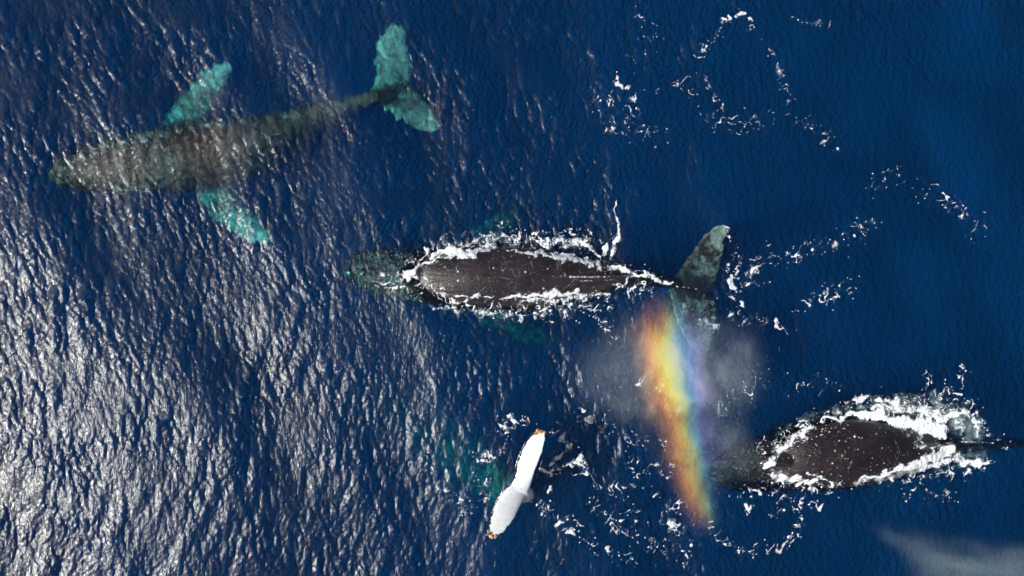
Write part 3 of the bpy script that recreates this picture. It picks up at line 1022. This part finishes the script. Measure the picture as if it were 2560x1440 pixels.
for nm, path, num, lab in (('barnacle_cluster', [(1342, 1078), (1350, 1073), (1360, 1080)], 80, 'orange and white barnacles on the upper fluke tip'),
                           ('barnacle_cluster', [(1216, 1328), (1222, 1342), (1240, 1345)], 90, 'orange and white barnacles on the lower fluke tip')):
    oo = cone_cluster(nm, scatter_on(W4, path, num, 0.022, 0.055, 3.0), o4, bmx.m)
    oo['label'] = lab
ww = NT('white_barnacle_shell')
wb_ = ww.n('ShaderNodeBsdfPrincipled')
ww.put(wb_.inputs['Base Color'], ww.mixc(ww.noise(ww.pos(), 12.0, 3), (0.55, 0.50, 0.42), (0.95, 0.95, 0.92)))
wb_.inputs['Roughness'].default_value = 0.5
ww.t.links.new(wb_.outputs[0], ww.out.inputs['Surface'])


def strew(whale, o, zones, lab):
    spots = []
    for (path, n, r0, r1, sp) in zones:
        for _ in range(n):
            t = random.random() * (len(path) - 1)
            i = min(int(t), len(path) - 2)
            u = t - i
            px = path[i][0] * (1 - u) + path[i + 1][0] * u + random.gauss(0, sp)
            py = path[i][1] * (1 - u) + path[i + 1][1] * u + random.gauss(0, sp)
            q_ = P(px, py, 0)
            hit = whale.bvh.ray_cast(Vector((q_.x, q_.y, 5)), Vector((0, 0, -1)), 20)
            if hit[0] is not None:
                rr = r0 + (r1 - r0) * random.random() ** 3
                spots.append((hit[0], hit[1] if hit[1].z > 0 else -hit[1], rr, rr * 0.5))
    c_ = cone_cluster('barnacles', spots, o, ww.m)
    c_['label'] = lab
    c_['kind'] = 'stuff'


strew(W1, o1, [([(140, 415), (200, 378), (300, 345), (400, 325)], 260, 0.018, 0.045, 9), ([(170, 470), (260, 474), (360, 462)], 200, 0.018, 0.045, 8), ([(160, 430), (280, 410), (400, 400)], 120, 0.012, 0.030, 28),
               ([(430, 320), (500, 305), (560, 300)], 60, 0.02, 0.05, 5)], 'white barnacle flecks over the snout and jaw')
strew(W2, o2, [([(900, 640), (980, 632), (1060, 640)], 130, 0.016, 0.038, 8), ([(900, 715), (980, 735), (1050, 745)], 120, 0.016, 0.038, 8), ([(1090, 690), (1500, 690)], 80, 0.005, 0.015, 28)], 'white barnacle flecks along the submerged head')
strew(W3, o3, [([(1980, 1110), (2060, 1085), (2100, 1075)], 90, 0.008, 0.028, 18), ([(1980, 1150), (2280, 1140)], 130, 0.006, 0.022, 30), ([(1810, 1150), (1900, 1120)], 60, 0.016, 0.035, 10)], 'small white barnacles dotting the bare back')
# dark knobs along the trailing edge
dk = NT('dark_knob_shell')
db = dk.n('ShaderNodeBsdfPrincipled')
db.inputs['Base Color'].default_value = (0.03, 0.03, 0.04, 1)
db.inputs['Roughness'].default_value = 0.5
dk.t.links.new(db.outputs[0], dk.out.inputs['Surface'])
edge_pts = [(1337, 1080), (1318, 1098), (1302, 1128), (1290, 1165), (1285, 1195), (1272, 1211), (1246, 1238), (1230, 1274), (1222, 1306), (1218, 1326)]
ek = cone_cluster('trailing_edge_knobs', scatter_on(W4, [(a_ + 1.5, b_) for a_, b_ in edge_pts], 460, 0.016, 0.030, 1.3), o4, dk.m)
ek['label'] = 'dark serrated trailing edge of the white flukes'
ek['kind'] = 'stuff'

spots = []
for (path, num) in (([(1352, 1100), (1318, 1170), (1300, 1200)], 10), ([(1285, 1225), (1250, 1275), (1235, 1320)], 24)):
    spots += scatter_on(W4, path, num, 0.006, 0.022, 9)
sc_ = cone_cluster('dark_scars', [(c, n_, r_, 0.002) for c, n_, r_, h_ in spots], o4, dk.m)
sc_['kind'] = 'stuff'
sc_['label'] = 'small dark round scars on the white flukes'

# ------------------------------------------------------------------ whale breath: mist in the air, with a rainbow painted into its colour


def ellipsoid_hull(name, blobs, mat, zc):
    """Rounded closed hull round a set of puffs (px, py, rx, ry, angle)."""
    bm = bmesh.new()
    for (px, py, z, rx, ry, rz, ang, d) in blobs:
        r = bmesh.ops.create_icosphere(bm, subdivisions=2, radius=1.0)
        c = P(px, py, z)
        ca, sa = math.cos(R(ang)), math.sin(R(ang))
        for v_ in r['verts']:
            x, y, zz = v_.co.x * rx * 2.0, v_.co.y * ry * 2.0, v_.co.z * rz * 1.6
            v_.co = Vector((c.x + x * ca - y * sa, c.y + x * sa + y * ca, max(0.32, c.z + zz)))
    me = bpy.data.meshes.new(name)
    bm.to_mesh(me)
    bm.free()
    o = bpy.data.objects.new(name, me)
    COL.objects.link(o)
    rm = o.modifiers.new('r', 'REMESH')
    rm.mode = 'VOXEL'
    rm.voxel_size = 0.22
    dg = bpy.context.evaluated_depsgraph_get()
    new = bpy.data.meshes.new_from_object(o.evaluated_get(dg))
    o.modifiers.clear()
    o.data = new
    bpy.data.meshes.remove(me)
    new.name = name
    new.materials.clear()
    new.materials.append(mat)
    return o


def mist_material(name, blobs, rainbow=False, gain=1.0, stretch=(1, 0.6, 1)):
    m = NT(name)
    p = m.pos()
    wsp = m.vec('ADD', p, m.vec('SCALE', m.vec('SUBTRACT', m.n('ShaderNodeTexNoise').outputs['Color'], (0.5, 0.5, 0.5)), s=0.0))
    total = None
    for (px, py, z, rx, ry, rz, ang, d) in blobs:
        mp = m.n('ShaderNodeMapping', vector_type='TEXTURE')
        mp.inputs['Location'].default_value = tuple(P(px, py, z))
        mp.inputs['Rotation'].default_value = (0, 0, R(ang))
        mp.inputs['Scale'].default_value = (rx, ry, rz)
        m.put(mp.inputs['Vector'], p)
        l2 = m.vec('DOT_PRODUCT', mp.outputs[0], mp.outputs[0])
        g = m.mul(m.math('EXPONENT', m.mul(l2, -1.15)), d)
        total = g if total is None else m.add(total, g)
    cl = m.noise(m.vec('MULTIPLY', p, stretch), 0.75, 6, 0.66, 1.2)
    k = m.step(cl, 0.34, 0.68, 0.10, 1.7) if rainbow else m.step(cl, 0.28, 0.72, 0.20, 1.9)
    k = m.mul(k, m.step(m.noise(m.vec('MULTIPLY', p, stretch), 2.2, 5, 0.7, 1.5), 0.30, 0.70, 0.45, 1.5))
    total = m.math('MAXIMUM', m.sub(m.mul(total, k), 0.010), 0.0)
    vs_ = m.n('ShaderNodeVolumeScatter')
    vs_.inputs['Anisotropy'].default_value = -0.35
    if rainbow:  # bow light painted in: colour bands and thicker mist fixed by position
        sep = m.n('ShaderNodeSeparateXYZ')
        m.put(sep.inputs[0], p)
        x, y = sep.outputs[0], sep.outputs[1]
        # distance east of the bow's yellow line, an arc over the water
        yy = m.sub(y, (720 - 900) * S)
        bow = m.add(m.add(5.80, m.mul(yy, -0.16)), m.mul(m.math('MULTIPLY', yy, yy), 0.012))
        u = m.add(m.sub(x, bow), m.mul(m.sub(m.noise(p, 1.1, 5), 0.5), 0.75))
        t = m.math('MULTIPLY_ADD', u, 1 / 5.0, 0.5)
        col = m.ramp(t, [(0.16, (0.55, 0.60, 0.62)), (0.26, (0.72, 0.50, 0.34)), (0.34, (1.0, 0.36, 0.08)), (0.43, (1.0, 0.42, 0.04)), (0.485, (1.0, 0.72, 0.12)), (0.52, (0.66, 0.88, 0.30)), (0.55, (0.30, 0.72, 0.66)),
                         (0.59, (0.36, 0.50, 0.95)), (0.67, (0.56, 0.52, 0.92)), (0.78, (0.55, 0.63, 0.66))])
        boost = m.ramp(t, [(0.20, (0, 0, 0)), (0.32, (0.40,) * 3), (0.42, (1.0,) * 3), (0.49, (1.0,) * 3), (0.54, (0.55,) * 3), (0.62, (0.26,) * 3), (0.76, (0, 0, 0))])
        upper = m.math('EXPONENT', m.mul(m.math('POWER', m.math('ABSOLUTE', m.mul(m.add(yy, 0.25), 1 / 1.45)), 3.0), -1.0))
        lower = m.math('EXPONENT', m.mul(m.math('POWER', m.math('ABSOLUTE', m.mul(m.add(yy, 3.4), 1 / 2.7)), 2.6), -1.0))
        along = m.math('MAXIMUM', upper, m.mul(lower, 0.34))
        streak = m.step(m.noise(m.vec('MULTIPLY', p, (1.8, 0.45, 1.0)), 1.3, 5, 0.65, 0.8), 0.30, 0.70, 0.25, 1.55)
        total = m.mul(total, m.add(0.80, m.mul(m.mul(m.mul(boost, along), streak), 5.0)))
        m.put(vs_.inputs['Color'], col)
    else:
        vs_.inputs['Color'].default_value = (0.52, 0.66, 0.65, 1)
    m.put(vs_.inputs['Density'], m.mul(total, gain))
    m.t.links.new(vs_.outputs[0], m.out.inputs['Volume'])
    m.m.cycles.volume_step_rate = 0.6
    return m.m


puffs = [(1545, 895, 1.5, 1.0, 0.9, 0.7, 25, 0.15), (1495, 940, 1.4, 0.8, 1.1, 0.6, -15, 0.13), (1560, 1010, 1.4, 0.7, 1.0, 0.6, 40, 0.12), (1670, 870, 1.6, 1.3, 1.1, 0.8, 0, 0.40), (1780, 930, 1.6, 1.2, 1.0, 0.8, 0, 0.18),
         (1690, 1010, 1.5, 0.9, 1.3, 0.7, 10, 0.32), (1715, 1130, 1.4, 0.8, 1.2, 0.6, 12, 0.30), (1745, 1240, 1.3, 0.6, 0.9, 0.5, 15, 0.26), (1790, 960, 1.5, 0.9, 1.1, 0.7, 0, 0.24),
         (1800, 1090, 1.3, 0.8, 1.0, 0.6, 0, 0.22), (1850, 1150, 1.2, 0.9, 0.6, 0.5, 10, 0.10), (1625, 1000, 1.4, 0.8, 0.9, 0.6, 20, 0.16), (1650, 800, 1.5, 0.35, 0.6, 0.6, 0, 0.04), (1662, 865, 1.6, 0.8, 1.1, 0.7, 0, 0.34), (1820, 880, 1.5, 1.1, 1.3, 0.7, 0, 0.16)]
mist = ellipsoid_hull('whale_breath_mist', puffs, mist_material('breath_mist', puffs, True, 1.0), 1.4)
tag(mist, 'drifting spray cloud tinted with a rainbow band from orange to violet between two whales', 'mist', kind='stuff')
puffs2 = [(2240, 1352, 1.2, 0.9, 0.28, 0.4, -32, 0.12), (2310, 1372, 1.2, 0.9, 0.45, 0.5, -28, 0.16), (2360, 1410, 1.2, 1.1, 0.7, 0.6, -20, 0.20), (2450, 1385, 1.2, 1.2, 0.40, 0.5, -12, 0.16),
          (2480, 1430, 1.2, 1.5, 0.6, 0.6, -8, 0.20), (2560, 1400, 1.2, 1.0, 0.55, 0.5, -15, 0.14), (2640, 1450, 1.2, 1.6, 0.9, 0.6, 0, 0.18), (2420, 1500, 1.2, 2.0, 0.8, 0.6, 0, 0.20)]
mist2 = ellipsoid_hull('whale_breath_mist', puffs2, mist_material('grey_mist', puffs2, False, 0.52, (0.8, 2.0, 1)), 1.2)
tag(mist2, 'thin grey spray drifting over plain blue water below the speckled whale', 'mist', kind='stuff')

# fine droplets falling out of the breath
dv, dfc = [], []
for _ in range(1500):
    pf = random.choice(puffs)
    c = P(pf[0], pf[1], 0) + Vector((random.gauss(0, pf[3] * 0.6), random.gauss(0, pf[4] * 0.6), random.uniform(0.35, 2.2)))
    rr = random.uniform(0.005, 0.013)
    b = len(dv)
    for d in ((1, 0, 0), (0, 1, 0), (-1, 0, 0), (0, -1, 0), (0, 0, 1), (0, 0, -1)):
        dv.append(tuple(c + Vector(d) * rr))
    for k in range(4):
        dfc.append((b + k, b + (k + 1) % 4, b + 4))
        dfc.append((b + (k + 1) % 4, b + k, b + 5))
dm = NT('spray_droplet')
dp_ = dm.n('ShaderNodeBsdfPrincipled')
dp_.inputs['Base Color'].default_value = (0.85, 0.88, 0.92, 1)
dp_.inputs['Roughness'].default_value = 0.2
dm.t.links.new(dp_.outputs[0], dm.out.inputs['Surface'])
tag(mesh_object('spray_droplets', np.array(dv), np.array(dfc), dm.m), 'tiny bright droplets hanging in the rainbow spray', 'spray', kind='stuff')
